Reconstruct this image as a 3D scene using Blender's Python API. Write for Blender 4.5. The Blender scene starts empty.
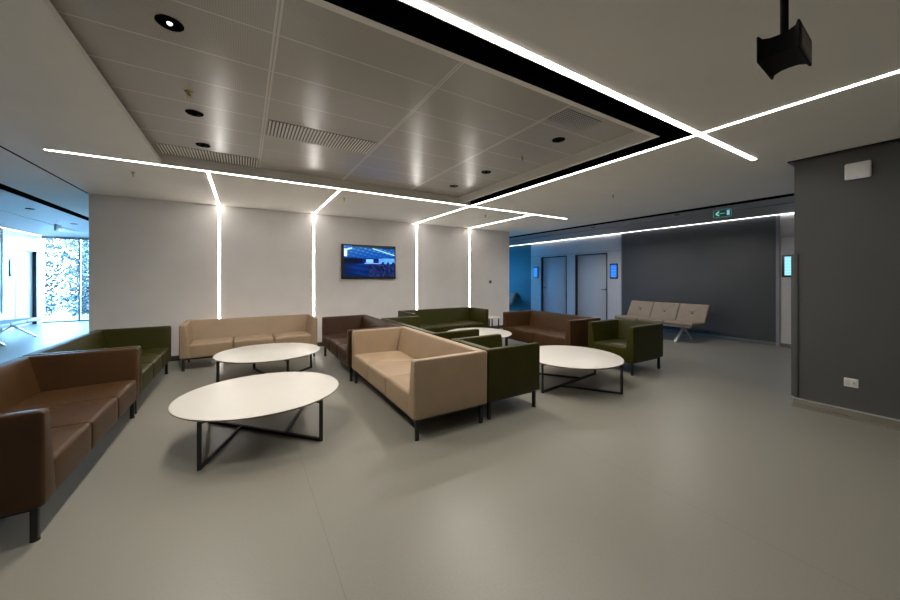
import bpy, bmesh, math, random
from mathutils import Vector, Matrix
random.seed(7)
PI = math.pi
scn = bpy.context.scene
COL = scn.collection

# ------------------------------------------------------------------ materials
def nmat(name):
    m = bpy.data.materials.new(name); m.use_nodes = True
    nt = m.node_tree; nt.nodes.clear()
    out = nt.nodes.new('ShaderNodeOutputMaterial')
    return m, nt, out

def N(nt, t, **kw):
    n = nt.nodes.new(t)
    for k, v in kw.items(): setattr(n, k, v)
    return n

def math_node(nt, op, a, b=None, c=None):
    n = nt.nodes.new('ShaderNodeMath'); n.operation = op
    for i, v in enumerate((a, b, c)):
        if v is None: continue
        if isinstance(v, (int, float)): n.inputs[i].default_value = v
        else: nt.links.new(v, n.inputs[i])
    return n.outputs[0]

def surf(name, col, rough=0.5, metal=0.0, spec=0.5, var=0.06, scale=6.0, bump=0.0, bscale=200.0, sheen=0.0):
    """painted / plain surface with a little noise in colour and relief"""
    m, nt, out = nmat(name)
    b = N(nt, 'ShaderNodeBsdfPrincipled')
    b.inputs['Roughness'].default_value = rough
    b.inputs['Metallic'].default_value = metal
    b.inputs['Specular IOR Level'].default_value = spec
    if sheen: b.inputs['Sheen Weight'].default_value = sheen
    tc = N(nt, 'ShaderNodeTexCoord')
    nz = N(nt, 'ShaderNodeTexNoise'); nz.inputs['Scale'].default_value = scale; nz.inputs['Detail'].default_value = 4
    nt.links.new(tc.outputs['Object'], nz.inputs['Vector'])
    rp = N(nt, 'ShaderNodeValToRGB')
    rp.color_ramp.elements[0].position = 0.3; rp.color_ramp.elements[1].position = 0.7
    rp.color_ramp.elements[0].color = tuple(c * (1 - var) for c in col) + (1,)
    rp.color_ramp.elements[1].color = tuple(min(1, c * (1 + var)) for c in col) + (1,)
    nt.links.new(nz.outputs['Fac'], rp.inputs['Fac'])
    nt.links.new(rp.outputs['Color'], b.inputs['Base Color'])
    if bump:
        n2 = N(nt, 'ShaderNodeTexNoise'); n2.inputs['Scale'].default_value = bscale; n2.inputs['Detail'].default_value = 3
        nt.links.new(tc.outputs['Object'], n2.inputs['Vector'])
        bp = N(nt, 'ShaderNodeBump'); bp.inputs['Strength'].default_value = bump; bp.inputs['Distance'].default_value = 0.002
        nt.links.new(n2.outputs['Fac'], bp.inputs['Height'])
        nt.links.new(bp.outputs['Normal'], b.inputs['Normal'])
    nt.links.new(b.outputs[0], out.inputs[0])
    return m

def glow(name, col, strength):
    m, nt, out = nmat(name)
    e = N(nt, 'ShaderNodeEmission'); e.inputs[0].default_value = (*col, 1); e.inputs[1].default_value = strength
    nt.links.new(e.outputs[0], out.inputs[0])
    return m

def screen_mat(name, strength):
    m, nt, out = nmat(name)
    a = N(nt, 'ShaderNodeVertexColor'); a.layer_name = 'Col'
    e = N(nt, 'ShaderNodeEmission'); e.inputs[1].default_value = strength
    g = N(nt, 'ShaderNodeBsdfGlossy'); g.inputs['Roughness'].default_value = 0.15
    g.inputs['Color'].default_value = (0.04, 0.04, 0.04, 1)
    ad = N(nt, 'ShaderNodeAddShader')
    nt.links.new(a.outputs[0], e.inputs[0])
    nt.links.new(e.outputs[0], ad.inputs[0]); nt.links.new(g.outputs[0], ad.inputs[1])
    nt.links.new(ad.outputs[0], out.inputs[0])
    return m

def glass_mat(name='window glass', col=(0.95, 0.98, 1)):
    m, nt, out = nmat(name)
    t = N(nt, 'ShaderNodeBsdfTransparent'); t.inputs[0].default_value = (*col, 1)
    g = N(nt, 'ShaderNodeBsdfGlossy'); g.inputs['Roughness'].default_value = 0.02
    f = N(nt, 'ShaderNodeFresnel'); f.inputs[0].default_value = 1.35
    mx = N(nt, 'ShaderNodeMixShader')
    nt.links.new(f.outputs[0], mx.inputs[0]); nt.links.new(t.outputs[0], mx.inputs[1]); nt.links.new(g.outputs[0], mx.inputs[2])
    nt.links.new(mx.outputs[0], out.inputs[0])
    return m

def floor_mat():
    m, nt, out = nmat('grey vinyl floor')
    b = N(nt, 'ShaderNodeBsdfPrincipled')
    b.inputs['Specular IOR Level'].default_value = 0.42
    tc = N(nt, 'ShaderNodeTexCoord'); sp = N(nt, 'ShaderNodeSeparateXYZ')
    nt.links.new(tc.outputs['Object'], sp.inputs[0])
    n1 = N(nt, 'ShaderNodeTexNoise'); n1.inputs['Scale'].default_value = 90; n1.inputs['Detail'].default_value = 5
    n2 = N(nt, 'ShaderNodeTexNoise'); n2.inputs['Scale'].default_value = 0.8; n2.inputs['Detail'].default_value = 3
    for n in (n1, n2): nt.links.new(tc.outputs['Object'], n.inputs['Vector'])
    s = math_node(nt, 'ADD', math_node(nt, 'MULTIPLY', n1.outputs['Fac'], 0.55), math_node(nt, 'MULTIPLY', n2.outputs['Fac'], 0.45))
    rp = N(nt, 'ShaderNodeValToRGB')
    rp.color_ramp.elements[0].position = 0.35; rp.color_ramp.elements[1].position = 0.65
    rp.color_ramp.elements[0].color = (0.205, 0.195, 0.164, 1); rp.color_ramp.elements[1].color = (0.233, 0.222, 0.188, 1)
    nt.links.new(s, rp.inputs[0])
    # welded seams of the vinyl sheets, two metres apart
    fx = math_node(nt, 'PINGPONG', math_node(nt, 'SUBTRACT', sp.outputs[0], 0.385), 1.0)
    seam = math_node(nt, 'LESS_THAN', fx, 0.0035)
    mx = N(nt, 'ShaderNodeMix', data_type='RGBA')
    nt.links.new(math_node(nt, 'MULTIPLY', seam, 0.3), mx.inputs['Factor'])
    nt.links.new(rp.outputs[0], mx.inputs['A']); mx.inputs['B'].default_value = (0.12, 0.11, 0.095, 1)
    nt.links.new(mx.outputs['Result'], b.inputs['Base Color'])
    r = math_node(nt, 'ADD', math_node(nt, 'MULTIPLY', n2.outputs['Fac'], 0.12), 0.33)
    nt.links.new(r, b.inputs['Roughness'])
    bp = N(nt, 'ShaderNodeBump'); bp.inputs['Strength'].default_value = 0.12; bp.inputs['Distance'].default_value = 0.002
    nt.links.new(n1.outputs['Fac'], bp.inputs['Height']); nt.links.new(bp.outputs[0], b.inputs['Normal'])
    nt.links.new(b.outputs[0], out.inputs[0])
    return m

def tile_mat():
    """white painted metal ceiling tiles: joints, fine perforation"""
    m, nt, out = nmat('perforated metal tile')
    b = N(nt, 'ShaderNodeBsdfPrincipled'); b.inputs['Specular IOR Level'].default_value = 0.55
    b.inputs['Roughness'].default_value = 0.24
    tc = N(nt, 'ShaderNodeTexCoord'); sp = N(nt, 'ShaderNodeSeparateXYZ')
    nt.links.new(tc.outputs['Object'], sp.inputs[0])
    X, Y = sp.outputs[0], sp.outputs[1]
    dx = math_node(nt, 'PINGPONG', math_node(nt, 'SUBTRACT', X, 0.16), 0.535)   # joints every 1.07 m
    dy = math_node(nt, 'PINGPONG', math_node(nt, 'SUBTRACT', Y, 2.22), 0.206)
    jx = math_node(nt, 'MULTIPLY', math_node(nt, 'LESS_THAN', dx, 0.016), math_node(nt, 'GREATER_THAN', dx, 0.004))
    jy = math_node(nt, 'LESS_THAN', dy, 0.005)
    j = math_node(nt, 'MAXIMUM', jx, jy)
    p = 0.012
    px = math_node(nt, 'SUBTRACT', math_node(nt, 'FRACT', math_node(nt, 'DIVIDE', X, p)), 0.5)
    py = math_node(nt, 'SUBTRACT', math_node(nt, 'FRACT', math_node(nt, 'DIVIDE', Y, p)), 0.5)
    d2 = math_node(nt, 'ADD', math_node(nt, 'MULTIPLY', px, px), math_node(nt, 'MULTIPLY', py, py))
    dot = math_node(nt, 'MULTIPLY', math_node(nt, 'LESS_THAN', d2, 0.06), 0.30)
    m1 = N(nt, 'ShaderNodeMix', data_type='RGBA')
    nt.links.new(dot, m1.inputs['Factor']); m1.inputs['A'].default_value = (0.52, 0.495, 0.455, 1); m1.inputs['B'].default_value = (0.1, 0.1, 0.09, 1)
    m2 = N(nt, 'ShaderNodeMix', data_type='RGBA')
    nt.links.new(j, m2.inputs['Factor']); nt.links.new(m1.outputs['Result'], m2.inputs['A']); m2.inputs['B'].default_value = (0.74, 0.71, 0.665, 1)
    nt.links.new(m2.outputs['Result'], b.inputs['Base Color'])
    nt.links.new(b.outputs[0], out.inputs[0])
    return m

def perf_mat():
    m, nt, out = nmat('coarse perforated metal')
    b = N(nt, 'ShaderNodeBsdfPrincipled'); b.inputs['Roughness'].default_value = 0.4
    tc = N(nt, 'ShaderNodeTexCoord'); sp = N(nt, 'ShaderNodeSeparateXYZ')
    nt.links.new(tc.outputs['Object'], sp.inputs[0])
    p = 0.024
    px = math_node(nt, 'SUBTRACT', math_node(nt, 'FRACT', math_node(nt, 'DIVIDE', sp.outputs[0], p)), 0.5)
    py = math_node(nt, 'SUBTRACT', math_node(nt, 'FRACT', math_node(nt, 'DIVIDE', sp.outputs[1], p)), 0.5)
    d2 = math_node(nt, 'ADD', math_node(nt, 'MULTIPLY', px, px), math_node(nt, 'MULTIPLY', py, py))
    mx = N(nt, 'ShaderNodeMix', data_type='RGBA')
    nt.links.new(math_node(nt, 'LESS_THAN', d2, 0.1), mx.inputs['Factor'])
    mx.inputs['A'].default_value = (0.45, 0.43, 0.4, 1); mx.inputs['B'].default_value = (0.02, 0.02, 0.02, 1)
    nt.links.new(mx.outputs['Result'], b.inputs['Base Color'])
    nt.links.new(b.outputs[0], out.inputs[0])
    return m

M = {
    'floor': floor_mat(), 'tile': tile_mat(), 'perf': perf_mat(), 'glass': glass_mat(), 'glass_filter': glass_mat('blue daylight filter', (.085, .29, .385)),
    'plaster': surf('white plaster ceiling', (0.88, 0.85, 0.79), 0.85, var=0.02, scale=2),
    'panel_ceiling': surf('grey metal corridor ceiling', (0.40, 0.40, 0.39), 0.45, var=0.02),
    'backwall': surf('pale grey wall covering', (0.78, 0.755, 0.735), 0.75, var=0.025, scale=3, bump=0.05, bscale=300),
    'light_panel': surf('light wall panel', (0.55, 0.54, 0.54), 0.5, var=0.02),
    'dark_panel': surf('charcoal wall panel', (0.055, 0.058, 0.062), 0.42, var=0.05, scale=2),
    'blue_panel': surf('blue wall panel', (0.013, 0.085, 0.115), 0.42, var=0.04, scale=2),
    'near_wall': surf('dark grey wall paint', (0.072, 0.072, 0.070), 0.6, var=0.03, scale=2),
    'void': surf('black ceiling void', (0.004, 0.004, 0.004), 1.0, spec=0.0),
    'white': surf('white plastic', (0.75, 0.74, 0.72), 0.4, var=0.02),
    'grey_plastic': surf('grey plastic', (0.3, 0.3, 0.3), 0.4),
    'black_metal': surf('black powder coated steel', (0.008, 0.008, 0.008), 0.45, var=0.1),
    'black_plastic': surf('black plastic', (0.010, 0.010, 0.010), 0.4),
    'black_matte': surf('matt black', (0.003, 0.003, 0.003), 0.6, spec=.15),
    'copper': surf('brown copper driver', (0.10, 0.045, 0.012), 0.6, metal=0.0, var=0.4, scale=60),
    'table_white': surf('white laminate', (0.58, 0.56, 0.515), 0.42, var=0.01, spec=0.5),
    'table_edge': surf('beige table edge', (0.22, 0.16, 0.09), 0.5),
    'tan': surf('tan leather', (0.31, 0.218, 0.134), 0.48, var=0.05, bump=0.25, bscale=260),
    'brown': surf('brown leather', (0.050, 0.0225, 0.0065), 0.42, spec=.28, var=0.12, bump=0.25, bscale=260),
    'brown_red': surf('dark reddish brown leather', (0.037, 0.0155, 0.005), 0.42, spec=.28, var=0.12, bump=0.25, bscale=260),
    'green': surf('olive green leather', (0.029, 0.0265, 0.0016), 0.42, spec=.22, var=0.10, bump=0.25, bscale=260),
    'bench': surf('beige upholstery', (0.25, 0.197, 0.14), 0.6, var=0.05, bump=0.2, bscale=300),
    'bench_blue': surf('pale grey upholstery', (0.16, 0.20, 0.25), 0.6, var=0.05),
    'steel': surf('brushed aluminium', (0.70, 0.70, 0.68), 0.32, metal=0.7),
    'chrome': surf('satin chrome handle', (0.5, 0.5, 0.5), 0.25, metal=1.0),
    'brass': surf('brass sprinkler', (0.45, 0.33, 0.10), 0.35, metal=0.8),
    'door': surf('grey door leaf', (0.54, 0.555, 0.575), 0.42, var=0.02),
    'door_white': surf('white door leaf', (0.75, 0.75, 0.75), 0.4, var=0.02),
    'frame': surf('dark door frame', (0.012, 0.016, 0.022), 0.4),
    'skirt_dark': surf('dark skirting', (0.06, 0.055, 0.05), 0.5),
    'skirt_vinyl': surf('coved vinyl skirting', (0.17, 0.153, 0.125), 0.45),
    'skirt_grey': surf('grey skirting', (0.13, 0.13, 0.12), 0.5),
    'post': surf('grey wall trim', (0.25, 0.25, 0.27), 0.4),
    'led': glow('led diffuser', (1.0, 0.945, 0.875), 18.0),
    'led_dim': glow('cove led diffuser', (1.0, 0.97, 1.0), 7.0),
    'lens_glint': glow('painted lens glint', (1, .95, .88), 1.6),  # emission stands in for the glint on one lens
    'screen': screen_mat('screen image', 1.0),
    'ground': surf('pale paving outside', (0.06, 0.06, 0.055), 0.8),
    'bark': surf('tree bark', (0.01, 0.008, 0.006), 0.9, var=0.3),
    'leaf': surf('pale leaves', (0.010, 0.014, 0.014), 0.7, var=0.4, scale=3),
    'leaf2': surf('silvery leaves', (0.022, 0.026, 0.025), 0.7, var=0.4, scale=3),
}

# ------------------------------------------------------------------ helpers
def bm_obj(name, bm, mat, parent=None, smooth=False, loc=None):
    me = bpy.data.meshes.new(name)
    bmesh.ops.recalc_face_normals(bm, faces=bm.faces[:])
    bm.to_mesh(me); bm.free()
    mats = mat if isinstance(mat, (list, tuple)) else [mat]
    for m in mats: me.materials.append(m)
    if smooth:
        for p in me.polygons: p.use_smooth = True
        if hasattr(me, 'set_sharp_from_angle'): me.set_sharp_from_angle(angle=math.radians(40))
    o = bpy.data.objects.new(name, me); COL.objects.link(o)
    if parent: o.parent = parent
    if loc: o.location = loc
    return o

def thing(name, label, cat, loc=(0, 0, 0), rz=0.0, group=None):
    o = bpy.data.objects.new(name, None); COL.objects.link(o)
    o.location = loc; o.rotation_euler = (0, 0, rz); o.empty_display_size = 0.1
    o['label'] = label; o['category'] = cat
    if group: o['group'] = group
    return o

def tag(o, label, cat, group=None, kind=None):
    o['label'] = label; o['category'] = cat
    if group: o['group'] = group
    if kind: o['kind'] = kind
    return o

def structure(o, label=None):
    o['kind'] = 'structure'
    if label: o['label'] = label
    return o

def copy_tree(o, parent=None):
    c = o.copy(); COL.objects.link(c)
    if parent: c.parent = parent
    for ch in list(o.children): copy_tree(ch, c)
    return c

def add_box(bm, x0, x1, y0, y1, z0, z1, bev=0.0, seg=2):
    g = bmesh.ops.create_cube(bm, size=1.0)
    vs = g['verts']
    for v in vs:
        v.co = Vector(((x0 + x1) / 2 + v.co.x * (x1 - x0), (y0 + y1) / 2 + v.co.y * (y1 - y0), (z0 + z1) / 2 + v.co.z * (z1 - z0)))
    if bev:
        es = list({e for v in vs for e in v.link_edges})
        bmesh.ops.bevel(bm, geom=es, offset=bev, segments=seg, affect='EDGES', profile=0.5)

def box(name, x0, x1, y0, y1, z0, z1, mat, parent=None, bev=0.0, seg=2):
    bm = bmesh.new(); add_box(bm, x0, x1, y0, y1, z0, z1, bev, seg)
    return bm_obj(name, bm, mat, parent, smooth=bool(bev))

def add_bar(bm, p, q, w, h=None, bev=0.0):
    """rectangular bar from p to q"""
    h = h or w
    p, q = Vector(p), Vector(q); d = q - p; L = d.length
    up = Vector((0, 0, 1)) if abs(d.normalized().z) < 0.95 else Vector((1, 0, 0))
    xx = d.normalized(); yy = up.cross(xx).normalized(); zz = xx.cross(yy)
    g = bmesh.ops.create_cube(bm, size=1.0)
    for v in g['verts']:
        c = v.co.copy(); v.co = p + xx * ((c.x + .5) * L) + yy * (c.y * w) + zz * (c.z * h)
    if bev:
        es = list({e for v in g['verts'] for e in v.link_edges})
        bmesh.ops.bevel(bm, geom=es, offset=bev, segments=2, affect='EDGES')

def add_cyl(bm, p, q, r, r2=None, seg=20):
    r2 = r if r2 is None else r2
    p, q = Vector(p), Vector(q); d = q - p
    rot = d.to_track_quat('Z', 'Y').to_matrix().to_4x4()
    bmesh.ops.create_cone(bm, cap_ends=True, segments=seg, radius1=r, radius2=r2, depth=d.length,
                          matrix=Matrix.Translation((p + q) / 2) @ rot)

def add_lathe(bm, prof, seg=64, centre=(0, 0, 0)):
    """prof: list of (r, z); closed at the axis"""
    rings = []
    cx, cy, cz = centre
    for r, z in prof:
        if r < 1e-6: rings.append([bm.verts.new((cx, cy, cz + z))])
        else: rings.append([bm.verts.new((cx + r * math.cos(2 * PI * i / seg), cy + r * math.sin(2 * PI * i / seg), cz + z)) for i in range(seg)])
    for a, b in zip(rings, rings[1:]):
        for i in range(seg):
            j = (i + 1) % seg
            if len(a) == 1: bm.faces.new((a[0], b[i], b[j]))
            elif len(b) == 1: bm.faces.new((a[i], a[j], b[0]))
            else: bm.faces.new((a[i], a[j], b[j], b[i]))

def add_rbox(bm, lo, hi, r, fn=None, mid=(6, 6, 4), k=3):
    """rounded box on a dense grid, then deformed by fn(Vector, u, v, w) with u,v,w in 0..1"""
    axes = []
    for a in range(3):
        L = hi[a] - lo[a]; rr = min(r, L / 2 - 1e-4)
        ts = [rr * (1 - math.cos(PI / 2 * i / k)) for i in range(k)]
        ts = [rr * i / k for i in range(k)]
        m = mid[a]
        mids = [rr + (L - 2 * rr) * i / m for i in range(m + 1)]
        axes.append([lo[a] + t for t in ts] + [lo[a] + t for t in mids] + [hi[a] - t for t in reversed(ts)])
    cache = {}
    def vert(i, j, kk):
        key = (i, j, kk)
        if key in cache: return cache[key]
        p = Vector((axes[0][i], axes[1][j], axes[2][kk]))
        q = Vector([min(max(p[a], lo[a] + min(r, (hi[a] - lo[a]) / 2 - 1e-4)), hi[a] - min(r, (hi[a] - lo[a]) / 2 - 1e-4)) for a in range(3)])
        d = p - q
        if d.length > 1e-9: p = q + d.normalized() * r
        if fn:
            p = fn(p, *[(p[a] - lo[a]) / (hi[a] - lo[a]) for a in range(3)])
        cache[key] = bm.verts.new(p); return cache[key]
    n = [len(a) - 1 for a in axes]
    def quad(*c):
        try: bm.faces.new([vert(*x) for x in c])
        except ValueError: pass
    for i in range(n[0]):
        for j in range(n[1]):
            for kk in (0, n[2]): quad((i, j, kk), (i + 1, j, kk), (i + 1, j + 1, kk), (i, j + 1, kk))
    for i in range(n[0]):
        for kk in range(n[2]):
            for j in (0, n[1]): quad((i, j, kk), (i + 1, j, kk), (i + 1, j, kk + 1), (i, j, kk + 1))
    for j in range(n[1]):
        for kk in range(n[2]):
            for i in (0, n[0]): quad((i, j, kk), (i, j + 1, kk), (i, j + 1, kk + 1), (i, j, kk + 1))

def sheet(name, us, vs, holes, place, reveal, mat, mat_reveal=None):
    """flat sheet on the grid us x vs with rectangular holes (u0,u1,v0,v1) whose edges turn back by
    reveal; place(u, v, depth) -> point. One connected mesh."""
    us = sorted(set(us) | {h[i] for h in holes for i in (0, 1)}); vs = sorted(set(vs) | {h[i] for h in holes for i in (2, 3)})
    bm = bmesh.new(); cache = {}
    def V(u, v, d=0):
        k = (round(u, 5), round(v, 5), d)
        if k not in cache: cache[k] = bm.verts.new(place(u, v, d))
        return cache[k]
    for a, b in zip(us, us[1:]):
        for c, d in zip(vs, vs[1:]):
            mu, mv = (a + b) / 2, (c + d) / 2
            if any(h[0] < mu < h[1] and h[2] < mv < h[3] for h in holes): continue
            bm.faces.new((V(a, c), V(b, c), V(b, d), V(a, d)))
    for h in holes:
        uu = [u for u in us if h[0] <= u <= h[1]]; vv = [v for v in vs if h[2] <= v <= h[3]]
        dark = h[4] if len(h) > 4 else ()
        for side, pts in (('v0', [(u, h[2]) for u in uu]), ('v1', [(u, h[3]) for u in uu]), ('u0', [(h[0], v) for v in vv]), ('u1', [(h[1], v) for v in vv])):
            if side in ('v0', 'v1', 'u0', 'u1') and side not in (h[5] if len(h) > 5 else ('v0', 'v1', 'u0', 'u1')): continue
            for p, q in zip(pts, pts[1:]):
                f = bm.faces.new((V(*p), V(*q), V(*q, reveal), V(*p, reveal)))
                if side in dark: f.material_index = 1
    return bm_obj(name, bm, [mat, mat_reveal or mat])

def painted(name, w, h, nx, ny, fn, parent, place):
    """screen face: a grid of cells coloured by fn(u, v)"""
    me = bpy.data.meshes.new(name)
    vs = [place((i / nx - .5) * w, (j / ny - .5) * h) for j in range(ny + 1) for i in range(nx + 1)]
    fs = [(j * (nx + 1) + i, j * (nx + 1) + i + 1, (j + 1) * (nx + 1) + i + 1, (j + 1) * (nx + 1) + i) for j in range(ny) for i in range(nx)]
    me.from_pydata(vs, [], fs)
    ca = me.color_attributes.new('Col', 'FLOAT_COLOR', 'CORNER')
    for p in me.polygons:
        i, j = p.index % nx, p.index // nx
        c = fn((i + .5) / nx, (j + .5) / ny)
        for li in p.loop_indices: ca.data[li].color = (*c, 1)
    me.materials.append(M['screen'])
    o = bpy.data.objects.new(name, me); COL.objects.link(o); o.parent = parent
    return o

# ------------------------------------------------------------------ the room
H = 2.72
BACK = 7.38           # plane of the pale back wall
XL, XR = -5.4, 9.45   # corridor walls
YF = -4.0

structure(box('floor', -9.0, 11.0, YF, 15.75, -0.12, 0.0, M['floor']))

# plaster ceiling with the opening for the metal raft
RX0, RX1, RY0, RY1 = -0.81, 3.50, 1.485, 5.05
ce = sheet('ceiling', [-2.87, -2.05, 7.24], [YF, 0, 7.38, 15.75], [(RX0, RX1, RY0, RY1, ('v0', 'u1'), ('v0', 'v1', 'u1'))],
           lambda u, v, d: (u, v, H + d), 0.42, M['plaster'], M['void'])
structure(ce)
structure(sheet('ceiling_right', [7.49, XR], [YF, 4, 15.75], [], lambda u, v, d: (u, v, H + d), 0, M['panel_ceiling']))
structure(sheet('ceiling_left', [XL, -3.06], [YF, 8, 15.75], [], lambda u, v, d: (u, v, H + d), 0, M['panel_ceiling']))
structure(box('ceiling_void', -9.0, 11.0, YF - .2, 15.95, 3.14, 3.3, M['void']))
# black lining of the two corridor slots
for n, (a, b) in (('trim_1', (7.24, 7.49)), ('trim_2', (-3.06, -2.87))):
    structure(box(n, a, b, YF, 15.75, H + 0.003, H + 0.06, M['void']))
structure(box('trim_3', -2.07, -2.05, YF, BACK, H - 0.003, H + 0.01, M['void']))   # ceiling joint
# seams of the corridor ceilings
structure(box('trim_4', 8.10, 8.115, YF, 13, H - 0.012, H + 0.01, M['post']))
structure(box('trim_5', -4.02, -4.0, YF, 15.75, H - 0.012, H + 0.01, M['post']))

# the raft of metal tiles: panel, lip towards the black gap
bm = bmesh.new(); add_box(bm, RX0 - .5, 3.26, 1.69, RY1, 2.84, 2.88)
raft = bm_obj('ceiling_raft', bm, M['tile']); structure(raft)
bm = bmesh.new()
v = []
pts_o = [(RX0, 1.67), (3.285, 1.67), (3.285, RY1)]; pts_i = [(RX0, 1.715), (3.245, 1.715), (3.245, RY1)]
ring = [[bm.verts.new((*p, z)) for p in ps] for ps, z in ((pts_o, 2.90), (pts_o, H + .002), (pts_i, H + .002), (pts_i, 2.90))]
for a, b in ((0, 1), (1, 2), (2, 3), (3, 0)):
    for i in range(2): bm.faces.new((ring[a][i], ring[a][i + 1], ring[b][i + 1], ring[b][i]))
for i in (0, 2): bm.faces.new([ring[k][i] for k in range(4)])
bm.faces.ensure_lookup_table()
for i in (0, 1): bm.faces[i].material_index = 1
structure(bm_obj('trim_6', bm, [M['plaster'], M['void']]))

box_l = box('trim_15', RX0 - .02, RX0, RY0, RY1, H + .001, H + .05, M['plaster']); structure(box_l)
structure(box('trim_16', -1.4, RX0, RY1, RY1 + .02, H + .001, 2.86, M['plaster']))
# walls
structure(box('wall_back', -2.05, 6.46, BACK, 15.75, 0, H, M['backwall']))
structure(box('baseboard_back', -2.06, 6.47, BACK - 0.014, BACK + .01, 0, 0.085, M['skirt_dark'], bev=0.004))
structure(box('wall_right_near', 5.25, 7.1, YF, 1.24, 0, H - .015, M['near_wall'], bev=0.006))
structure(box('trim_7', 5.215, 5.5, YF, 1.285, H - .016, H - .002, M['black_plastic']))   # shadow gap at its head
bm = bmesh.new()
add_box(bm, 5.225, 5.27, YF, 1.245, 0, 0.078, 0.004)
add_box(bm, 5.19, 5.25, YF, 1.25, 0, 0.010, 0.004)
structure(bm_obj('baseboard_right_near', bm, M['skirt_vinyl'], smooth=True))
structure(box('trim_8', 5.222, 5.27, YF, 1.24, 0.078, 0.086, M['steel']))  # bright strip drawn in for the highlight along the skirting edge
structure(box('trim_9', 5.232, 5.30, 1.205, 1.262, 0.10, 1.68, M['near_wall'], bev=0.008))   # corner guard
structure(box('light_stop_left', -9.1, -9.0, YF, 15.9, -.1, 3.3, M['backwall']))  # outer and end walls: unseen, added to stop sky light leaking in
structure(box('light_stop_right', 11.0, 11.1, YF, 15.9, -.1, 3.3, M['backwall']))
structure(box('light_stop_end_left', -9.0, XL - .02, 15.76, 15.9, 0, 3.3, M['backwall']))
structure(box('light_stop_end_right', XR + .02, 11.0, 12.9, 13.05, 0, 3.3, M['backwall']))
structure(box('light_stop_end_middle', -2.05, 6.46, 15.74, 15.9, 0, 3.3, M['backwall']))
structure(box('wall_front', -9, 11, YF - .2, YF, 0, 3.3, M['light_panel']))

# corridor wall on the right: charcoal panel, pale panels with doors
structure(box('wall_right', XR, XR + .2, 2.5, 5.88, 0, 3.2, M['dark_panel']))
DOORS = [(7.85, 9.03), (6.33, 7.50)]
DH = 2.175
structure(sheet('wall_right_doors', [5.88, 9.54], [0, 2.2, H], [(a, b, 0.0, DH, ('u0', 'u1', 'v1'), ('u0', 'u1', 'v1')) for a, b in DOORS],
                lambda u, v, d: (XR + d, u, v), 0.14, M['light_panel'], M['frame']))
structure(box('wall_right_far', XR, XR + .2, 9.54, 13.0, 0, 3.2, M['blue_panel']))
structure(box('wall_right_end', XR, XR + .2, YF, 2.44, 0, 3.2, M['light_panel']))
structure(box('trim_10', XR - .02, XR + .2, 2.44, 2.5, 0, H, M['post']))
structure(box('trim_11', XR - .008, XR + .1, 5.86, 5.895, 0, H, M['post']))
structure(box('trim_12', XR - .004, XR + .1, 0.5, 2.44, 2.25, 2.258, M['skirt_grey']))
structure(box('trim_13', XR - .004, XR + .1, 5.9, 9.54, 2.215, 2.222, M['skirt_grey']))
for i, (a, b) in enumerate([(YF, 6.29), (7.54, 7.81), (9.07, 13.0)]):
    structure(box('baseboard_right' + ('' if i == 0 else '_' + str(i)), XR - .016, XR + .01, a, b, 0, 0.07, M['skirt_grey'], bev=.004))

def door(name, wx, s, y0, y1, z1, depth, leafm, handle_at_high_y):
    """door set back by depth in a wall at x = wx; s = +1 when the wall's room side faces -x"""
    d = structure(bpy.data.objects.new(name, None)); COL.objects.link(d); d.location = (wx, (y0 + y1) / 2, 0)
    w = (y1 - y0) / 2
    def bx(n, xa, xb, ya, yb, za, zb, m, par, bev=0.0):
        return box(n, min(s * xa, s * xb), max(s * xa, s * xb), ya, yb, za, zb, m, par, bev)
    bm = bmesh.new()
    f = 0.035
    prof = [(-w, 0), (-w, z1), (w, z1), (w, 0)]; inner = [(-w + f, 0), (-w + f, z1 - f), (w - f, z1 - f), (w - f, 0)]
    lay = [[bm.verts.new((s * x, p[0], p[1])) for p in ps] for x, ps in ((-.006, prof), (-.006, inner), (depth, inner), (depth, prof))]
    for a in range(4):
        b = (a + 1) % 4
        for i in range(3): bm.faces.new((lay[a][i], lay[a][i + 1], lay[b][i + 1], lay[b][i]))
    for i in (0, 3): bm.faces.new([lay[k][i] for k in range(4)])
    bm_obj('frame', bm, M['frame'], d)
    leaf = bx('leaf', depth - .04, depth, -w + f, w - f, 0.008, z1 - f, leafm, d, 0.003)
    hy = (w - f - .07) if handle_at_high_y else (-w + f + .07)
    bm = bmesh.new()
    add_cyl(bm, (s * (depth - .04), hy, 1.05), (s * (depth - .095), hy, 1.05), 0.011)
    e = hy + (-.12 if handle_at_high_y else .12)
    add_cyl(bm, (s * (depth - .09), hy, 1.05), (s * (depth - .09), e, 1.05), 0.010)
    add_cyl(bm, (s * (depth - .04), hy, 1.05), (s * (depth - .048), hy, 1.05), 0.026)
    bm_obj('handle', bm, M['chrome'], leaf, smooth=True)
    return d
door('door_1', XR, 1, *DOORS[0], DH, 0.12, M['door'], True)
door('door_2', XR, 1, *DOORS[1], DH, 0.12, M['door'], False)

# corridor wall on the left
structure(box('wall_left', XL - .2, XL, YF, 13.62, 0, 3.2, M['dark_panel']))
structure(box('trim_14', XL - .2, XL + .02, 13.62, 13.72, 0, H, M['light_panel']))
LD = (14.23, 15.39)
structure(sheet('wall_left_door', [13.72, 15.75], [0, H], [(LD[0], LD[1], 0, 2.24, ('u0', 'u1', 'v1'), ('u0', 'u1', 'v1'))],
                lambda u, v, d: (XL - d, u, v), 0.14, M['light_panel'], M['frame']))
door('door_3', XL, -1, *LD, 2.24, 0.12, M['door_white'], False)
structure(box('wall_left_far', XL - .4, XL - .16, 13.5, 15.75, 0, 3.2, M['light_panel']))
structure(box('wall_right_back', XR + .16, XR + .4, 5.7, 9.7, 0, 3.2, M['light_panel']))

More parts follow.
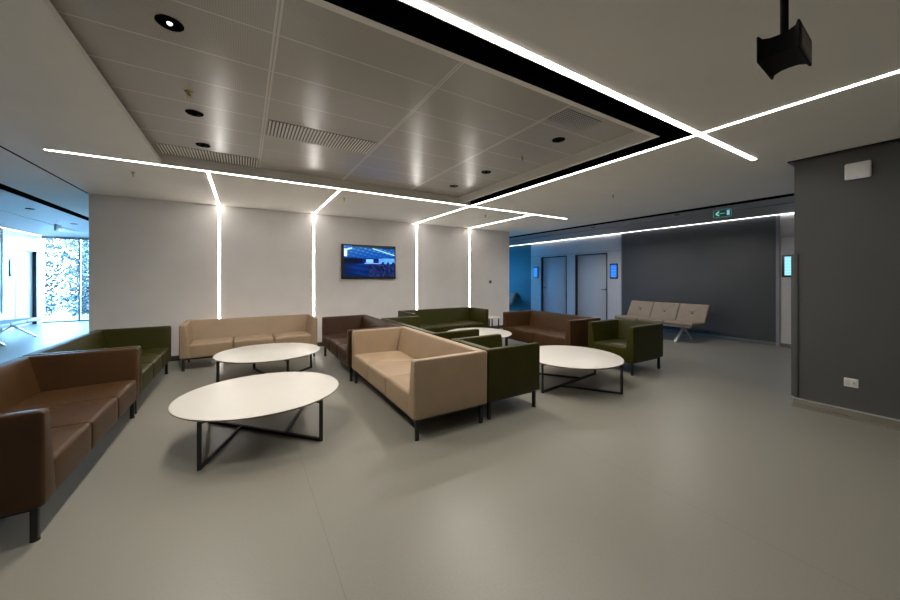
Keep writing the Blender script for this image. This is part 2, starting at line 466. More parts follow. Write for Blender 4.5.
# glazing at the two corridor ends
def window(name, x0, x1, y, mull, glass='glass', fm='post'):
    w = structure(bpy.data.objects.new(name, None)); COL.objects.link(w); w.location = ((x0 + x1) / 2, y, 0)
    c = (x0 + x1) / 2
    bm = bmesh.new()
    z0, z1 = 0.0, H
    add_box(bm, x0 - c, x1 - c, -.03, .03, z0, z0 + .04, .004); add_box(bm, x0 - c, x1 - c, -.04, .04, z1 - .08, z1, .004)
    for x in mull: add_box(bm, x - c - .022, x - c + .022, -.03, .03, z0, z1, .004)
    bm_obj('window_frame', bm, M[fm], w, smooth=True)
    xs = [x0 + .06] + [q for m in mull for q in (m - .03, m + .03)] + [x1 - .06]
    for a, b in zip(xs[::2], xs[1::2]):
        box('pane', a - c, b - c, -.004, .004, z0 + .07, z1 - .08, M[glass], w)
window('window_1', XL, -2.05, 15.72, [-4.58, -3.3], 'glass', 'post')
window('window_2', 6.46, XR, 12.9, [7.45, 8.45], 'glass_filter')  # out of view; blue tint added to dim and colour the daylight
for n, x0, x1, y in (('wall_window_left', XL, -2.05, 15.75), ('wall_window_right', 6.46, XR, 12.95)):
    structure(box(n, x0, x1, y - .03, y + .10, H - .02, 3.3, M['plaster']))

# ------------------------------------------------------------------ light strips
def strip(label, p, q, w, mat='led', group=None, wall=False, t=0.003):
    """p,q : centre line ends; ceiling strips face down, wall strips face -y"""
    c = ((p[0] + q[0]) / 2, (p[1] + q[1]) / 2, (p[2] + q[2]) / 2)
    o = thing('light_strip', label, 'light', c, 0, group)
    hx, hy, hz = abs(q[0] - p[0]) / 2, abs(q[1] - p[1]) / 2, abs(q[2] - p[2]) / 2
    if wall:
        box('housing', -w / 2 - .006, w / 2 + .006, 0, .02, -hz, hz, M['steel'], o)
        box('diffuser', -w / 2, w / 2, -t, .004, -hz, hz, M[mat], o)
    else:
        hx, hy = max(hx, w / 2), max(hy, w / 2)
        box('housing', -hx - .005, hx + .005, -hy - .005, hy + .005, 0.0, .02, M['steel'], o)
        box('diffuser', -hx, hx, -hy, hy, -t, .003, M[mat], o)
    return o
W = 0.031
strip('long LED ceiling line running parallel to the back wall, past the metal tiles', (-1.73, 5.08, H), (6.11, 5.08, H), W)
strip('thick LED ceiling line beside the wide black gap of the metal ceiling', (-1.9, 1.452, H), (4.81, 1.452, H), .042)
strip('LED ceiling line crossing two others, running from the back wall towards the grey wall', (3.525, -2.6, H), (3.525, BACK, H), W)
for x, lab in ((-0.38, 'short ceiling LED line meeting the wall line above the middle of the tan sofa'),
               (1.22, 'short ceiling LED line meeting the wall line between the tan sofa and the television'),
               (5.09, 'short ceiling LED line meeting the wall line near the corridor corner')):
    strip(lab, (x, 5.11, H), (x, BACK, H), W, group='short ceiling light strips')
for x, lab in ((-0.38, 'vertical LED line on the back wall behind the middle of the tan sofa'),
               (1.22, 'vertical LED line on the back wall between the tan sofa and the television'),
               (3.55, 'vertical LED line on the back wall just past the television'),
               (5.09, 'vertical LED line on the back wall closest to the corridor corner')):
    strip(lab, (x, BACK, 0.09), (x, BACK, H), W, group='vertical wall light strips', wall=True)
strip('long LED line along the top of the corridor wall above doors and beige bench', (XR - .022, YF + .2, H), (XR - .022, 12.8, H), 0.02, 'led_dim', t=.004)
strip('cove LED line at the head of the corridor wall above the white door', (XL + .022, 2.0, H), (XL + .022, 15.6, H), 0.02, 'led_dim', t=.004)

# ------------------------------------------------------------------ sofas
def sofa(kind, label, cat, mat, x0, x1, y0, y1, face, seats, group=None, top=0.705):
    """upholstered box sofa filling the floor rectangle; face: direction it looks at"""
    rz = {'-y': 0, '+x': PI / 2, '-x': -PI / 2, '+y': PI}[face]
    Wd, D = (x1 - x0, y1 - y0) if face in ('-y', '+y') else (y1 - y0, x1 - x0)
    o = thing(kind, label, cat, ((x0 + x1) / 2, (y0 + y1) / 2, 0), rz, group)
    m = M[mat]; w, f, b = Wd / 2, -D / 2, D / 2
    zb = 0.187
    for s in (-1, 1):
        def taper(p, u, v, ww, s=s):
            t = (p.z - zb) / (top - zb)
            p = p.copy()
            q = (u if s < 0 else 1 - u)                        # 0 at the outer face
            tt = 0.155 - 0.085 * min(1, max(0, t))             # arm thickness falls towards the top
            p.x = s * (w - q * tt)
            return p
        bm = bmesh.new()
        lo = (-w, f, zb) if s < 0 else (w - .15, f, zb); hi = (-w + .15, b - .002, top) if s < 0 else (w, b - .002, top)
        add_rbox(bm, lo, hi, 0.022, taper, mid=(2, 5, 6))
        bm_obj('armrest', bm, m, o, smooth=True)
    bm = bmesh.new()
    def lean(p, u, v, ww):
        t = min(1, max(0, (p.z - zb) / (top - zb))); p = p.copy()
        th = 0.24 - 0.15 * t
        p.y = b - (1 - v) * th
        return p
    add_rbox(bm, (-w + .006, b - .2, zb + .002), (w - .006, b, top - .002), 0.022, lean, mid=(8, 2, 6))
    bm_obj('backrest', bm, m, o, smooth=True)
    xs0, xs1 = -w + .10, w - .10
    for i in range(seats):
        a = xs0 + (xs1 - xs0) * i / seats; c = xs0 + (xs1 - xs0) * (i + 1) / seats
        def crown(p, u, v, ww):
            p = p.copy()
            k = (1 - (2 * u - 1) ** 4) * (1 - (2 * v - 1) ** 6)
            if ww > .5: p.z += 0.020 * k * (ww - .5) * 2 - 0.02 * v
            if v < .5: p.y -= 0.006 * (1 - (2 * u - 1) ** 6) * (1 - (2 * ww - 1) ** 2) * (1 - 2 * v)
            return p
        bm = bmesh.new()
        add_rbox(bm, (a + .001, f + .004, zb), (c - .001, b - .10, 0.402), 0.026, crown, mid=(8, 7, 4), k=4)
        bm_obj('seat_cushion', bm, m, o, smooth=True)
    bm = bmesh.new()
    ins = .05
    for (p, q) in (((-w + ins, f + ins), (w - ins, f + ins)), ((w - ins, f + ins), (w - ins, b - ins)), ((w - ins, b - ins), (-w + ins, b - ins)), ((-w + ins, b - ins), (-w + ins, f + ins))):
        add_bar(bm, (*p, .178), (*q, .178), .03, .02)
    bm_obj('base_frame', bm, M['black_metal'], o)
    for sx in (-1, 1):
        for sy in (f + ins, b - ins):
            bm = bmesh.new()
            add_box(bm, sx * (w - ins) - .016, sx * (w - ins) + .016, sy - .016, sy + .016, 0.012, .18, .004)
            add_cyl(bm, (sx * (w - ins), sy, 0), (sx * (w - ins), sy, 0.014), 0.021, 0.019)
            bm_obj('leg', bm, M['black_metal'], o, smooth=True)
    return o
G_L, G_C = 'sofas of the outer row', 'sofas and chairs of the back-to-back rows'
sofa('sofa', 'brown leather three-seat sofa in line in front of the long olive one, partly cut off', 'sofa', 'brown', -1.745, -0.915, 2.68, 4.645, '+x', 3, G_L)
sofa('sofa', 'olive green leather sofa in line behind the brown one, by the bright corridor', 'sofa', 'green', -1.745, -0.925, 4.675, 6.48, '+x', 3, G_L)
sofa('sofa', 'tan leather three-seat sofa standing along the back wall under two LED lines', 'sofa', 'tan', -0.835, 1.13, 6.44, 7.17, '-y', 3)
sofa('sofa', 'tan leather three-seat sofa at the front of the middle row, back to the olive armchair', 'sofa', 'tan', 1.24, 2.03, 2.63, 4.60, '-x', 3, G_C)
sofa('sofa', 'dark brown leather sofa behind the front tan sofa in the middle row', 'sofa', 'brown_red', 1.205, 2.02, 4.63, 6.46, '-x', 3, G_C)
sofa('armchair', 'olive green leather armchair directly behind the front tan sofa, back to back with it', 'armchair', 'green', 2.055, 2.775, 2.66, 3.38, '+x', 1, G_C)
sofa('sofa', 'olive green sofa back to back with the dark brown one, mostly hidden behind an armchair', 'sofa', 'green', 2.05, 2.79, 3.80, 5.73, '+x', 3, G_C)
sofa('sofa', 'olive green sofa facing the viewer under the back wall beside the small side table', 'sofa', 'green', 2.84, 4.72, 6.08, 6.85, '-y', 3)
sofa('sofa', 'brown leather two-seat sofa standing in front of the corridor doors', 'sofa', 'brown', 4.60, 5.42, 3.75, 5.46, '-x', 2)
sofa('armchair', 'olive green leather armchair standing alone near the beige bench', 'armchair', 'green', 4.76, 5.58, 2.78, 3.54, '-x', 1)

# ------------------------------------------------------------------ round coffee tables
def coffee_table(label, x, y, rz, r=0.67, ry=.945, group='round white coffee tables'):
    o = thing('coffee_table', label, 'table', (x, y, 0), rz, group)
    bm = bmesh.new()
    add_lathe(bm, [(0, .374), (r - .010, .374), (r - .003, .372), (r, .369)], 96)
    bmesh.ops.scale(bm, verts=bm.verts[:], vec=(1, ry, 1))
    top = bm_obj('table_top', bm, M['table_white'], o, smooth=True)
    bm = bmesh.new()
    add_lathe(bm, [(r, .369), (r, .362), (r - .012, .353), (r - .03, .351), (0, .351)], 96)
    bmesh.ops.scale(bm, verts=bm.verts[:], vec=(1, ry, 1))
    bm_obj('edge_band', bm, M['table_edge'], top, smooth=True)
    fx, fy = .428 * r / .672, .478 * r / .672
    A, B, Cc, Dd = (-fx, -fy), (fx, -fy), (fx, fy), (-fx, fy)
    t = .022
    for p in (A, B, Cc, Dd):
        bm = bmesh.new()
        add_bar(bm, (*p, 0.0), (*p, .352), t, t, .003)
        q = (p[0] * .82, p[1] * .82)
        add_bar(bm, (*p, .343), (*q, .343), t, .018, .003)
        bm_obj('leg', bm, M['black_metal'], o, smooth=True)
    def lerp(p, q, k): return (p[0] + (q[0] - p[0]) * k, p[1] + (q[1] - p[1]) * k)
    bm = bmesh.new()
    add_bar(bm, (*B, .0115), (*Dd, .0115), t, t, .003)
    bm_obj('floor_bar', bm, M['black_metal'], o, smooth=True)
    for p, q in ((A, lerp(Dd, B, .3)), (Cc, lerp(B, Dd, .3))):
        bm = bmesh.new(); add_bar(bm, (*p, .0115), (*q, .0115), t, t, .003)
        bm_obj('cross_bar', bm, M['black_metal'], o, smooth=True)
    return o
coffee_table('round white coffee table nearest the viewer, between the brown and tan sofas', .145, 3.575, 0)
coffee_table('round white coffee table in front of the tan sofa by the back wall', .31, 5.45, math.radians(-26))
coffee_table('round white coffee table between the two olive armchairs', 3.77, 3.06, math.radians(56))
coffee_table('round white coffee table half hidden behind the front olive armchair and its tan sofa', 3.80, 5.22, math.radians(38), r=.66)
# small side table in the corner
st = thing('side_table', 'small round white side table in the corner beside the far olive sofa', 'table', (5.29, 6.74, 0), .3)
bm = bmesh.new(); add_lathe(bm, [(0, .43), (.268, .43), (.272, .425), (.272, .414), (.262, .408), (0, .408)], 64)
bm_obj('table_top', bm, M['table_white'], st, smooth=True)
for k in range(4):
    a = PI / 4 + k * PI / 2
    bm = bmesh.new(); add_bar(bm, (.2 * math.cos(a), .2 * math.sin(a), 0), (.2 * math.cos(a), .2 * math.sin(a), .408), .02, .02, .003)
    bm_obj('leg', bm, M['black_metal'], st, smooth=True)
bm = bmesh.new()
for k in range(2):
    a = PI / 4 + k * PI / 2
    add_bar(bm, (.2 * math.cos(a), .2 * math.sin(a), .39), (-.2 * math.cos(a), -.2 * math.sin(a), .39), .018, .018)
bm_obj('cross_bar', bm, M['black_metal'], st)

# ------------------------------------------------------------------ beam benches
def bench(label, x, y, rz, mat, length=1.92, group='three-seat beam benches'):
    o = thing('beam_bench', label, 'bench', (x, y, 0), rz, group)
    m = M[mat]; L = length; n = 3; sw = L / n
    for i in range(n):
        cx = -L / 2 + sw * (i + .5)
        bm = bmesh.new()
        def seatf(p, u, v, ww):
            p = p.copy()
            if ww > .5: p.z += .012 * (1 - (2 * u - 1) ** 4) * (1 - (2 * v - 1) ** 4)
            p.z -= .03 * v
            return p
        add_rbox(bm, (cx - sw / 2 + .004, -.34, .36), (cx + sw / 2 - .004, .26, .445), .03, seatf, mid=(6, 6, 2))
        bm_obj('seat_cushion', bm, m, o, smooth=True)
        bm = bmesh.new()
        def backf(p, u, v, ww):
            p = p.copy()
            if v < .5:
                d = min(abs(u - ww), abs(u - (1 - ww)))
                e = math.hypot(u - .5, ww - .5)
                p.y += .012 * math.exp(-(d / .035) ** 2) + .022 * math.exp(-(e / .09) ** 2)
            t = (p.z - .38)
            p.y += .19 + t * .55
            return p
        add_rbox(bm, (cx - sw / 2 + .004, 0, .38), (cx + sw / 2 - .004, .10, .80), .025, backf, mid=(18, 1, 18))
        bk = bm_obj('back_cushion', bm, m, o, smooth=True)
        bm = bmesh.new()
        bmesh.ops.create_uvsphere(bm, u_segments=12, v_segments=8, radius=.019, matrix=Matrix.Translation((cx, .19 + .21 * .55 + .024, .59)) @ Matrix.Diagonal((1, .5, 1, 1)))
        bm_obj('button', bm, M['black_plastic'], bk, smooth=True)
    box('beam', -L / 2 + .2, L / 2 - .2, -.02, .06, .285, .355, M['steel'], o, .006)
    for s in (-1, 1):
        cx = s * (L / 2 - .33)
        bm = bmesh.new()
        add_bar(bm, (cx, .05, .33), (cx, -.36, .02), .05, .035, .004)
        add_bar(bm, (cx, -.01, .30), (cx, .36, .02), .045, .03, .004)
        add_cyl(bm, (cx, -.36, 0), (cx, -.36, .022), .028); add_cyl(bm, (cx, .36, 0), (cx, .36, .022), .026)
        bm_obj('leg', bm, M['steel'], o, smooth=True)
        bm = bmesh.new()
        add_bar(bm, (cx, .0, .34), (cx, .30, .36), .04, .02); add_bar(bm, (cx, .29, .355), (cx, .46, .66), .04, .018)
        bm_obj('back_bracket', bm, M['steel'], o)
    return o
bench('beige upholstered three-seat beam bench standing against the charcoal corridor wall', 8.50, 4.38, -PI / 2, 'bench', 1.80)
bench('beam bench whose end just shows past the corner of the back wall', 8.95, 11.28, -PI / 2, 'bench')
bench('pale beam bench in the bright corridor, partly outside the picture', -4.62, 11.45, PI / 2, 'bench_blue')

# ------------------------------------------------------------------ television and screens
def tv_image(u, v):
    """the blue picture of a hall: bright ceiling, windows, dark furniture"""
    rnd = random.random()
    top = .955 - .05 * max(0, u - .25)
    if u < .02 or v < .03: return (.010, .014, .014)
    if v > top and u > .17: return (.012, .02, .03)
    if v > .60 + .05 * abs(u - .5):                                   # ceiling
        k = max(0, math.sin(u * 23 + v * 60)) * (.5 + .5 * math.sin(u * 61 - v * 33)) * (.6 + .4 * rnd)
        d = min(1, max(0, (v - .58) / .3))
        c = (.004 + .05 * k * d, .05 + .30 * k * d + .04 * rnd * d, .25 + .55 * k * d + .10 * rnd)
        if abs(v - (.93 - .45 * (u - .55))) < .014 and u > .55: c = (.45, .78, 1)
        if u < .075 and .66 < v < .90: c = (.6, .9, 1)
        if u < .17 and abs(v - (.86 + .5 * (u - .05))) < .02: c = (.5, .85, 1)
        return c
    if v > .43:
        if u < .36: return (.002, .004, .018)
        if .43 < u < .57 and .47 < v < .585 - .1 * abs(u - .5): return (.10 + .2 * rnd, .38 + .3 * rnd, .95)
        if u > .68 and v > .46 + .05 * math.sin(u * 60): return (.02 + .3 * rnd ** 3, .12 + .45 * rnd * (.4 + u * .6), .55 + .4 * rnd)
        if v < .465 and .40 < u < .70: return (.22, .35, .9)
        return (.003, .012, .12)
    k = math.exp(-((u - .30 - .2 * (.4 - v)) / .20) ** 2) * (.35 + .65 * rnd) * (.3 + v * 1.2) * (.6 + .4 * math.sin(v * 40 + u * 9))
    c = (.002, .008 + .05 * k, .045 + .36 * k)
    if u > .5:
        c = (.002, .005, .045) if rnd < .90 else (.08, .14, .45)
    return c
tv = thing('television', 'flat television with a dark frame showing a blue hall, hung on the back wall', 'television', (2.378, BACK, 1.762))
box('casing', -.612, .612, -.045, 0, -.372, .372, M['black_plastic'], tv, .006)
painted('screen', 1.17, .69, 130, 76, tv_image, tv, lambda a, b: (a, -.047, b + .005))

def sign_screen(label, x, y, z, s, w, h, fn, group='door screens'):
    o = thing('door_screen', label, 'screen', (x, y, z), 0, group)
    box('casing', -.022 if s > 0 else 0, 0 if s > 0 else .022, -w / 2, w / 2, -h / 2, h / 2, M['black_plastic'], o, .004)
    painted('display', w * .74, h * .84, 14, 24, fn, o, lambda a, b: ((-.024 if s > 0 else .024), -a * s, b))
    return o
def blue_img(u, v):
    k = .03 if int(v * 12) % 3 == 0 else 0
    return (.02 + k, .16 + 2 * k, .85) if .06 < v < .94 else (.01, .10, .6)
def pale_img(u, v):
    if .62 < u < .72: return (.8, .95, 1)
    return (.25, .62, .95) if int(v * 24) % 4 else (.35, .75, 1)
def dim_img(u, v):
    return (.02, .16, .62) if int(v * 24) % 5 else (.05, .26, .75)
sign_screen('small wall screen glowing blue beside the door nearer the beige bench', XR - .002, 6.11, 1.61, 1, .25, .45, blue_img)
sign_screen('dimmer blue wall screen beside the farther corridor door', XR - .002, 9.28, 1.61, 1, .27, .43, dim_img)
sign_screen('wall screen glowing pale cyan beside the edge of the dark grey wall', XR - .002, 2.24, 1.655, 1, .34, .45, pale_img)
sign_screen('blue wall screen beside the white door in the bright corridor', XL + .002, 14.05, 1.68, -1, .20, .48, dim_img)

# ------------------------------------------------------------------ exit signs
def exit_sign(label, x, y, z, w=.27, h=.135, on=True):
    o = thing('exit_sign', label, 'sign', (x, y, z), 0, 'emergency exit signs')
    box('casing', -.016, .016, -w / 2 - .01, w / 2 + .01, -h / 2 - .01, h / 2 + .01, M['grey_plastic'], o, .004)
    def img(u, v):
        bg = (.002, .018, .012)
        if .03 > u or u > .97 or v < .05 or v > .95: return (.06, .16, .20)
        if .74 < u < .90 and .18 < v < .86: return (.16, .36, .42)              # the door
        if abs(v - .5) < .07 and .34 < u < .64: return (.10, .26, .18)          # arrow shaft
        a = u - .12
        if 0 <= a < .2 and abs(abs(v - .5) - a * 1.3) < .11: return (.18, .42, .30)   # arrow head
        return bg
    painted('face', w, h, 40, 20, img, o, lambda a, b: (-.018, -a, b))
    bm = bmesh.new(); add_cyl(bm, (0, -.08, h / 2), (0, -.08, H - z), .005); add_cyl(bm, (0, .08, h / 2), (0, .08, H - z), .005)
    bm_obj('hanger', bm, M['steel'], o)
    return o
exit_sign('green exit sign with a white arrow hanging under the corridor ceiling', 7.46, 2.70, 2.588)
exit_sign('exit sign hanging edge-on under the ceiling of the bright corridor', -3.66, 11.36, 2.56)

# ------------------------------------------------------------------ ceiling fittings
def downlight(label, x, y, z, r=.062, glint=False):
    o = thing('downlight', label, 'light', (x, y, z), 0, 'recessed downlights')
    bm = bmesh.new(); add_lathe(bm, [(r * .78, .0), (r * .78, -.004), (r, -.005), (r * 1.05, -.002), (r * 1.05, .004), (r * .78, .004), (r * .78, .0)], 32)
    bm_obj('ring', bm, M['void'], o, smooth=True)
    bm = bmesh.new(); add_lathe(bm, [(0, .0), (r * .8, .0), (r * .8, .012), (0, .012)], 32)
    bm_obj('baffle', bm, M['void'], o)
    bm = bmesh.new(); add_lathe(bm, [(0, -.012), (r * .14, -.010), (r * .22, -.003), (r * .22, .002), (0, .002)], 20)
    bm_obj('lens', bm, M['lens_glint'] if glint else M['void'], o, smooth=True)
    return o
ZR = 2.84
downlight('black downlight in the metal ceiling nearest the viewer, with a glinting lens', -.355, 2.43, ZR, .062, True)
downlight('middle black downlight of the row over the tan wall sofa side', -.365, 3.645, ZR)
downlight('black downlight at the slotted vent, last of its row before the back wall', -.375, 4.48, ZR)
downlight('black downlight near the perforated patch of the metal ceiling', 2.77, 2.405, ZR)
downlight('black downlight midway along the row beside the narrow black gap', 2.785, 3.645, ZR)
downlight('black downlight closest to the corner of the metal ceiling by the corridor', 2.785, 4.465, ZR)
downlight('small downlight in the corridor ceiling near the exit sign', 7.66, 3.56, H, .05)
downlight('small downlight in the corridor ceiling before the doors', 7.72, 5.57, H, .05)
downlight('downlight in the bright corridor ceiling, nearer one', -3.46, 9.6, H, .06)
downlight('downlight in the bright corridor ceiling, past the exit sign', -3.52, 11.75, H, .06)

def vent(label, x0, x1, y0, y1, n):
    o = thing('ceiling_vent', label, 'vent', ((x0 + x1) / 2, (y0 + y1) / 2, ZR), 0, 'slotted ceiling vents')
    w, d = (x1 - x0) / 2, (y1 - y0) / 2
    box('backing', -w, w, -d, d, -.003, .001, M['black_plastic'], o)
    bm = bmesh.new()
    for i in range(n):
        x = -w + 2 * w * (i + .5) / n
        add_box(bm, x - w / n * .56, x + w / n * .56, -d, d, -.006, -.002)
    bm_obj('louvre', bm, M['plaster'], o)
    return o
vent('slotted vent in the metal ceiling facing the television side', .19, 1.20, 3.45, 3.82, 34)
vent('slotted vent in the metal ceiling along its far edge, beside a downlight', -.80, .15, 4.66, 5.0, 34)
pv = thing('ceiling_speaker', 'square patch of coarse perforation in the metal ceiling near the black gap', 'speaker', (2.55, 2.03, ZR))
bm = bmesh.new(); add_box(bm, -.23, .23, -.11, .11, -.004, .001)
bm_obj('grille', bm, M['perf'], pv)

def sprinkler(label, x, y, z, mat='brass', k=1.0):
    o = thing('sprinkler', label, 'sprinkler', (x, y, z), 0, 'ceiling sprinklers')
    bm = bmesh.new(); add_lathe(bm, [(0, 0), (.03 * k, 0), (.028 * k, -.006), (.012 * k, -.010), (0, -.010)], 24)
    bm_obj('escutcheon', bm, M['white'] if mat == 'white' else M[mat], o, smooth=True)
    bm = bmesh.new(); add_cyl(bm, (0, 0, -.008), (0, 0, -.03), .007 * k)
    add_bar(bm, (-.012, 0, -.014), (-.004, 0, -.05), .004); add_bar(bm, (.012, 0, -.014), (.004, 0, -.05), .004)
    bm_obj('body', bm, M['brass'], o, smooth=True)
    bm = bmesh.new(); add_cyl(bm, (0, 0, -.05), (0, 0, -.053), .015 * k, seg=12)
    bm_obj('deflector', bm, M['brass'], o)
    return o
sprinkler('brass sprinkler in the metal ceiling between two downlights', -.36, 3.255, ZR)
sprinkler('small sprinkler in the metal ceiling beside the narrow black gap', 2.78, 2.95, ZR, 'grey_plastic', .4)
sprinkler('small sprinkler in the plaster ceiling near the end of the long LED line', -1.17, 5.60, H, 'brass', .7)
sprinkler('small sprinkler in the plaster ceiling above the television', 1.40, 5.64, H, 'grey_plastic', .7)
sprinkler('small sprinkler in the plaster ceiling between the crossing LED lines and the corner LED line', 4.29, 5.64, H, 'grey_plastic', .7)
sprinkler('small sprinkler in the plaster ceiling towards the exit sign', 4.97, 3.23, H, 'grey_plastic', .55)

# hanging speaker: a waisted square body with flared ends, on a pole
sp = thing('pendant_speaker', 'black flared square speaker hanging from the ceiling on a pole', 'speaker', (1.81, 0.455, H))
box('ceiling_plate', -.05, .05, -.05, .05, -.012, 0, M['black_metal'], sp, .003)
bm = bmesh.new(); add_cyl(bm, (0, 0, -.01), (0, 0, -.36), .0125); bm_obj('pole', bm, M['black_matte'], sp, smooth=True)
yaw = math.atan2(206, 339)
ang = -yaw + math.atan2(-.172, .119)                 # the two ends face along this direction
ax = Matrix.Translation((0, 0, -.415)) @ Matrix.Rotation(ang, 4, 'Z')
def flare_ring(bm, x, hw, hh, m=6):
    """rectangular ring whose sides bow inwards a little"""
    pts = []
    for (a0, b0), (a1, b1) in zip(((-1, -1), (1, -1), (1, 1), (-1, 1)), ((1, -1), (1, 1), (-1, 1), (-1, -1))):
        for k in range(m):
            t = k / m; a = a0 + (a1 - a0) * t; b = b0 + (b1 - b0) * t
            pts.append(bm.verts.new(ax @ Vector((x, hw * a, hh * b))))
    return pts
bm = bmesh.new()
prof = [(-.060, .098, .047), (-.057, .102, .050), (-.053, .100, .049), (-.046, .087, .041), (-.025, .080, .036), (0, .078, .035),
        (.025, .080, .036), (.046, .087, .041), (.053, .100, .049), (.057, .102, .050), (.060, .098, .047)]
rings = [flare_ring(bm, *p) for p in prof]
for a, b in zip(rings, rings[1:]):
    for i in range(len(a)): bm.faces.new((a[i], a[(i + 1) % len(a)], b[(i + 1) % len(a)], b[i]))
bm.faces.new(rings[0]); bm.faces.new(rings[-1])
bm_obj('body', bm, M['black_matte'], sp, smooth=True)
for sd in (-1, 1):
    bm = bmesh.new()
    r1 = [bm.verts.new(ax @ Vector((sd * .0615, .07 * a, .032 * b))) for a, b in ((-1, -1), (1, -1), (1, 1), (-1, 1))]
    r2 = [bm.verts.new(ax @ Vector((sd * .0595, .076 * a, .036 * b))) for a, b in ((-1, -1), (1, -1), (1, 1), (-1, 1))]
    bm.faces.new(r1)
    for i in range(4): bm.faces.new((r1[i], r1[(i + 1) % 4], r2[(i + 1) % 4], r2[i]))
    g = bm_obj('grille', bm, M['copper'], sp)
    g['label'] = 'brown grille face'

# ------------------------------------------------------------------ fittings on the grey wall
rt = thing('wireless_router', 'white rounded wireless access point high on the dark grey wall', 'router', (5.25, .777, 2.488))
bm = bmesh.new(); add_rbox(bm, (-.035, -.088, -.083), (0, .088, .083), .016, None, mid=(1, 4, 4)); bm_obj('case', bm, M['white'], rt, smooth=True)
box('status_light', -.0365, -.03, -.012, .012, -.074, -.069, glow('router status light', (.15, .2, 1), 1.2), rt)
sk = thing('wall_socket', 'white double wall socket low on the dark grey wall', 'socket', (5.25, .823, .356))
box('plate', -.010, 0, -.048, .048, -.043, .043, M['white'], sk, .003)
for y, n in ((.022, 'blank_module'), (-.022, 'socket_module')):
    md = box(n, -.0125, -.009, y - .019, y + .019, -.03, .03, M['table_white'], sk, .001)
    if n == 'socket_module':
        box('port', -.0135, -.012, y - .009, y + .009, -.012, .010, M['grey_plastic'], md)
th = thing('thermostat', 'small dark wall thermostat on the back wall near the corridor corner', 'thermostat', (5.77, BACK, 1.30))
box('case', -.042, .042, -.018, 0, -.042, .042, M['grey_plastic'], th, .005)
box('display', -.03, .03, -.0195, -.017, -.028, .03, M['black_plastic'], th)

# ------------------------------------------------------------------ outside the glazing
gr = box('ground', -30, 30, 15.9, 45, -.3, -.1, M['ground']); structure(gr)
def tree(label, x, y, h, r, mat):
    o = thing('tree', label, 'tree', (x, y, -.1), 0, 'trees outside the glazing')
    bm = bmesh.new()
    add_cyl(bm, (0, 0, 0), (.1, 0, h * .6), .13, .06, 12)
    for k in range(9):
        a = k * 2.4; z = h * (.15 + .07 * k)
        add_cyl(bm, (.02 * k * .5, 0, z), (r * .7 * math.cos(a), r * .7 * math.sin(a), z + h * .16), .05, .015, 8)
    bm_obj('trunk', bm, M['bark'], o, smooth=True)
    bm = bmesh.new()
    for k in range(6000):
        u = random.random(); a = random.random() * 2 * PI; rr = r * math.sqrt(random.random())
        z = h * (.02 + .96 * u); rr *= (.85 + .25 * math.sin(u * PI))
        c = Vector((rr * math.cos(a), rr * math.sin(a), z)); s = random.uniform(.03, .09)
        n = Vector((random.gauss(0, 1), random.gauss(0, 1), random.gauss(0, 1))).normalized()
        t = n.orthogonal().normalized(); b = n.cross(t)
        bm.faces.new([bm.verts.new(c + t * s * i + b * s * .6 * j) for i, j in ((-1, 0), (0, -1), (1, 0), (0, 1))])
    lf = bm_obj('foliage', bm, mat, o); lf['kind'] = 'stuff'
    return o
tl = ['pale leafy tree outside the corridor glazing, closest to the white door', 'silvery leafy tree outside the corridor glazing, beside the mullion',
      'leafy tree outside the glazing, hidden mostly by the back wall', 'leafy tree farther off outside the glazing']
for i, (x, y, h, r) in enumerate([(-6.85, 18.6, 5.5, .84), (-4.95, 18.6, 5.2, .84), (-2.3, 19.2, 5.6, .95), (-5.9, 20.5, 5.8, 1.05)]):
    tree(tl[i], x, y, h, r, M['leaf2'] if i % 2 else M['leaf'])

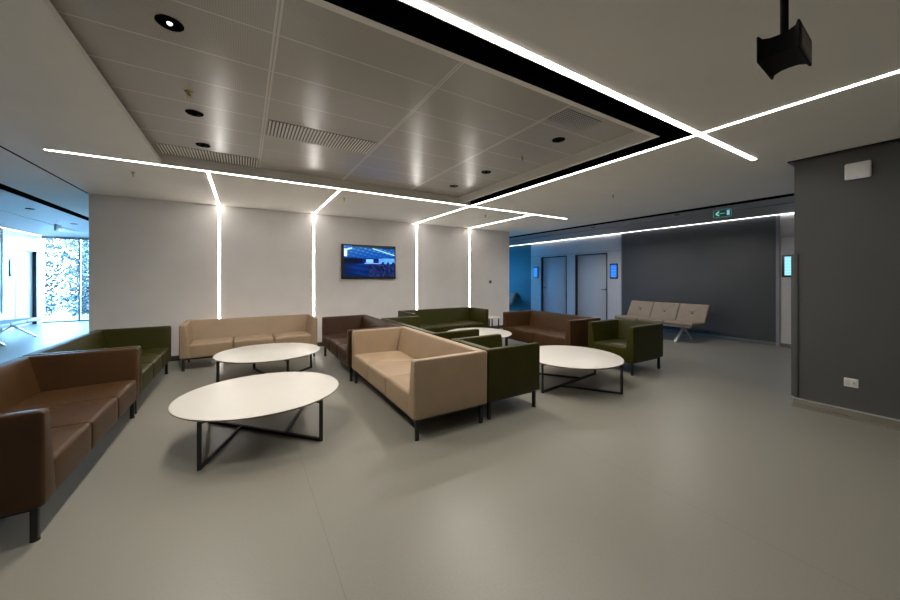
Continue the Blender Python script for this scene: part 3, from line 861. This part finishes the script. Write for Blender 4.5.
# ------------------------------------------------------------------ light, sky, camera
w = bpy.data.worlds.new('World'); scn.world = w; w.use_nodes = True
nt = w.node_tree; nt.nodes.clear()
wo = nt.nodes.new('ShaderNodeOutputWorld'); bg = nt.nodes.new('ShaderNodeBackground')
tc = nt.nodes.new('ShaderNodeTexCoord'); spx = nt.nodes.new('ShaderNodeSeparateXYZ'); rp = nt.nodes.new('ShaderNodeValToRGB')
nt.links.new(tc.outputs['Generated'], spx.inputs[0]); nt.links.new(spx.outputs[2], rp.inputs[0]); nt.links.new(rp.outputs[0], bg.inputs[0])
rp.color_ramp.elements[0].color = (.40, .72, 1.0, 1); rp.color_ramp.elements[1].color = (.18, .50, 1.0, 1)
rp.color_ramp.elements[0].position = 0.0; rp.color_ramp.elements[1].position = .8
bg.inputs[1].default_value = 110.0
nt.links.new(bg.outputs[0], wo.inputs[0])

def portal(name, x0, x1, y, z0, z1):
    l = bpy.data.lights.new(name, 'AREA'); l.shape = 'RECTANGLE'; l.size = x1 - x0; l.size_y = z1 - z0
    l.cycles.is_portal = True
    o = bpy.data.objects.new(name, l); COL.objects.link(o)
    o.location = ((x0 + x1) / 2, y, (z0 + z1) / 2); o.rotation_euler = (-PI / 2, 0, 0)
portal('sky_portal', XL, -2.05, 15.85, 0, H)
portal('sky_portal', 6.46, XR, 13.05, 0, H)

for x in (-.36, 2.78):  # spots added below the dark downlights to deepen and sharpen table shadows
    for y in (2.42, 3.645, 4.475):
        l = bpy.data.lights.new('added_spot', 'SPOT'); l.energy = 56; l.color = (1, .93, .84); l.spot_size = math.radians(150); l.spot_blend = .6; l.shadow_soft_size = .035
        o = bpy.data.objects.new('added_spot', l); COL.objects.link(o); o.location = (x, y, 2.82)
for y in (3.56, 5.57):  # spots added at the corridor fittings to brighten panels and doors
    l = bpy.data.lights.new('added_spot', 'SPOT'); l.energy = 45; l.color = (1, .95, .90); l.spot_size = math.radians(165); l.spot_blend = .6; l.shadow_soft_size = .035
    o = bpy.data.objects.new('added_spot', l); COL.objects.link(o); o.location = (7.68, y, 2.70)
F = 339.0
cam = bpy.data.cameras.new('camera'); co = bpy.data.objects.new('camera', cam); COL.objects.link(co)
cam.sensor_width = 36.0; cam.sensor_fit = 'HORIZONTAL'; cam.lens = 36.0 * F / 900.0
cam.shift_y = -22.5 / 900.0
cam.clip_start = 0.02; cam.clip_end = 200
co.location = (0, 0, 1.42)
co.rotation_euler = (PI / 2, 0, -math.atan2(206, 339))
scn.camera = co
scn.view_settings.view_transform = 'Standard'
scn.view_settings.look = 'None'
scn.view_settings.exposure = 0.55
scn.cycles.use_denoising = True
scn.cycles.max_bounces = 10
scn.cycles.diffuse_bounces = 6
scn.cycles.sample_clamp_indirect = 12.0
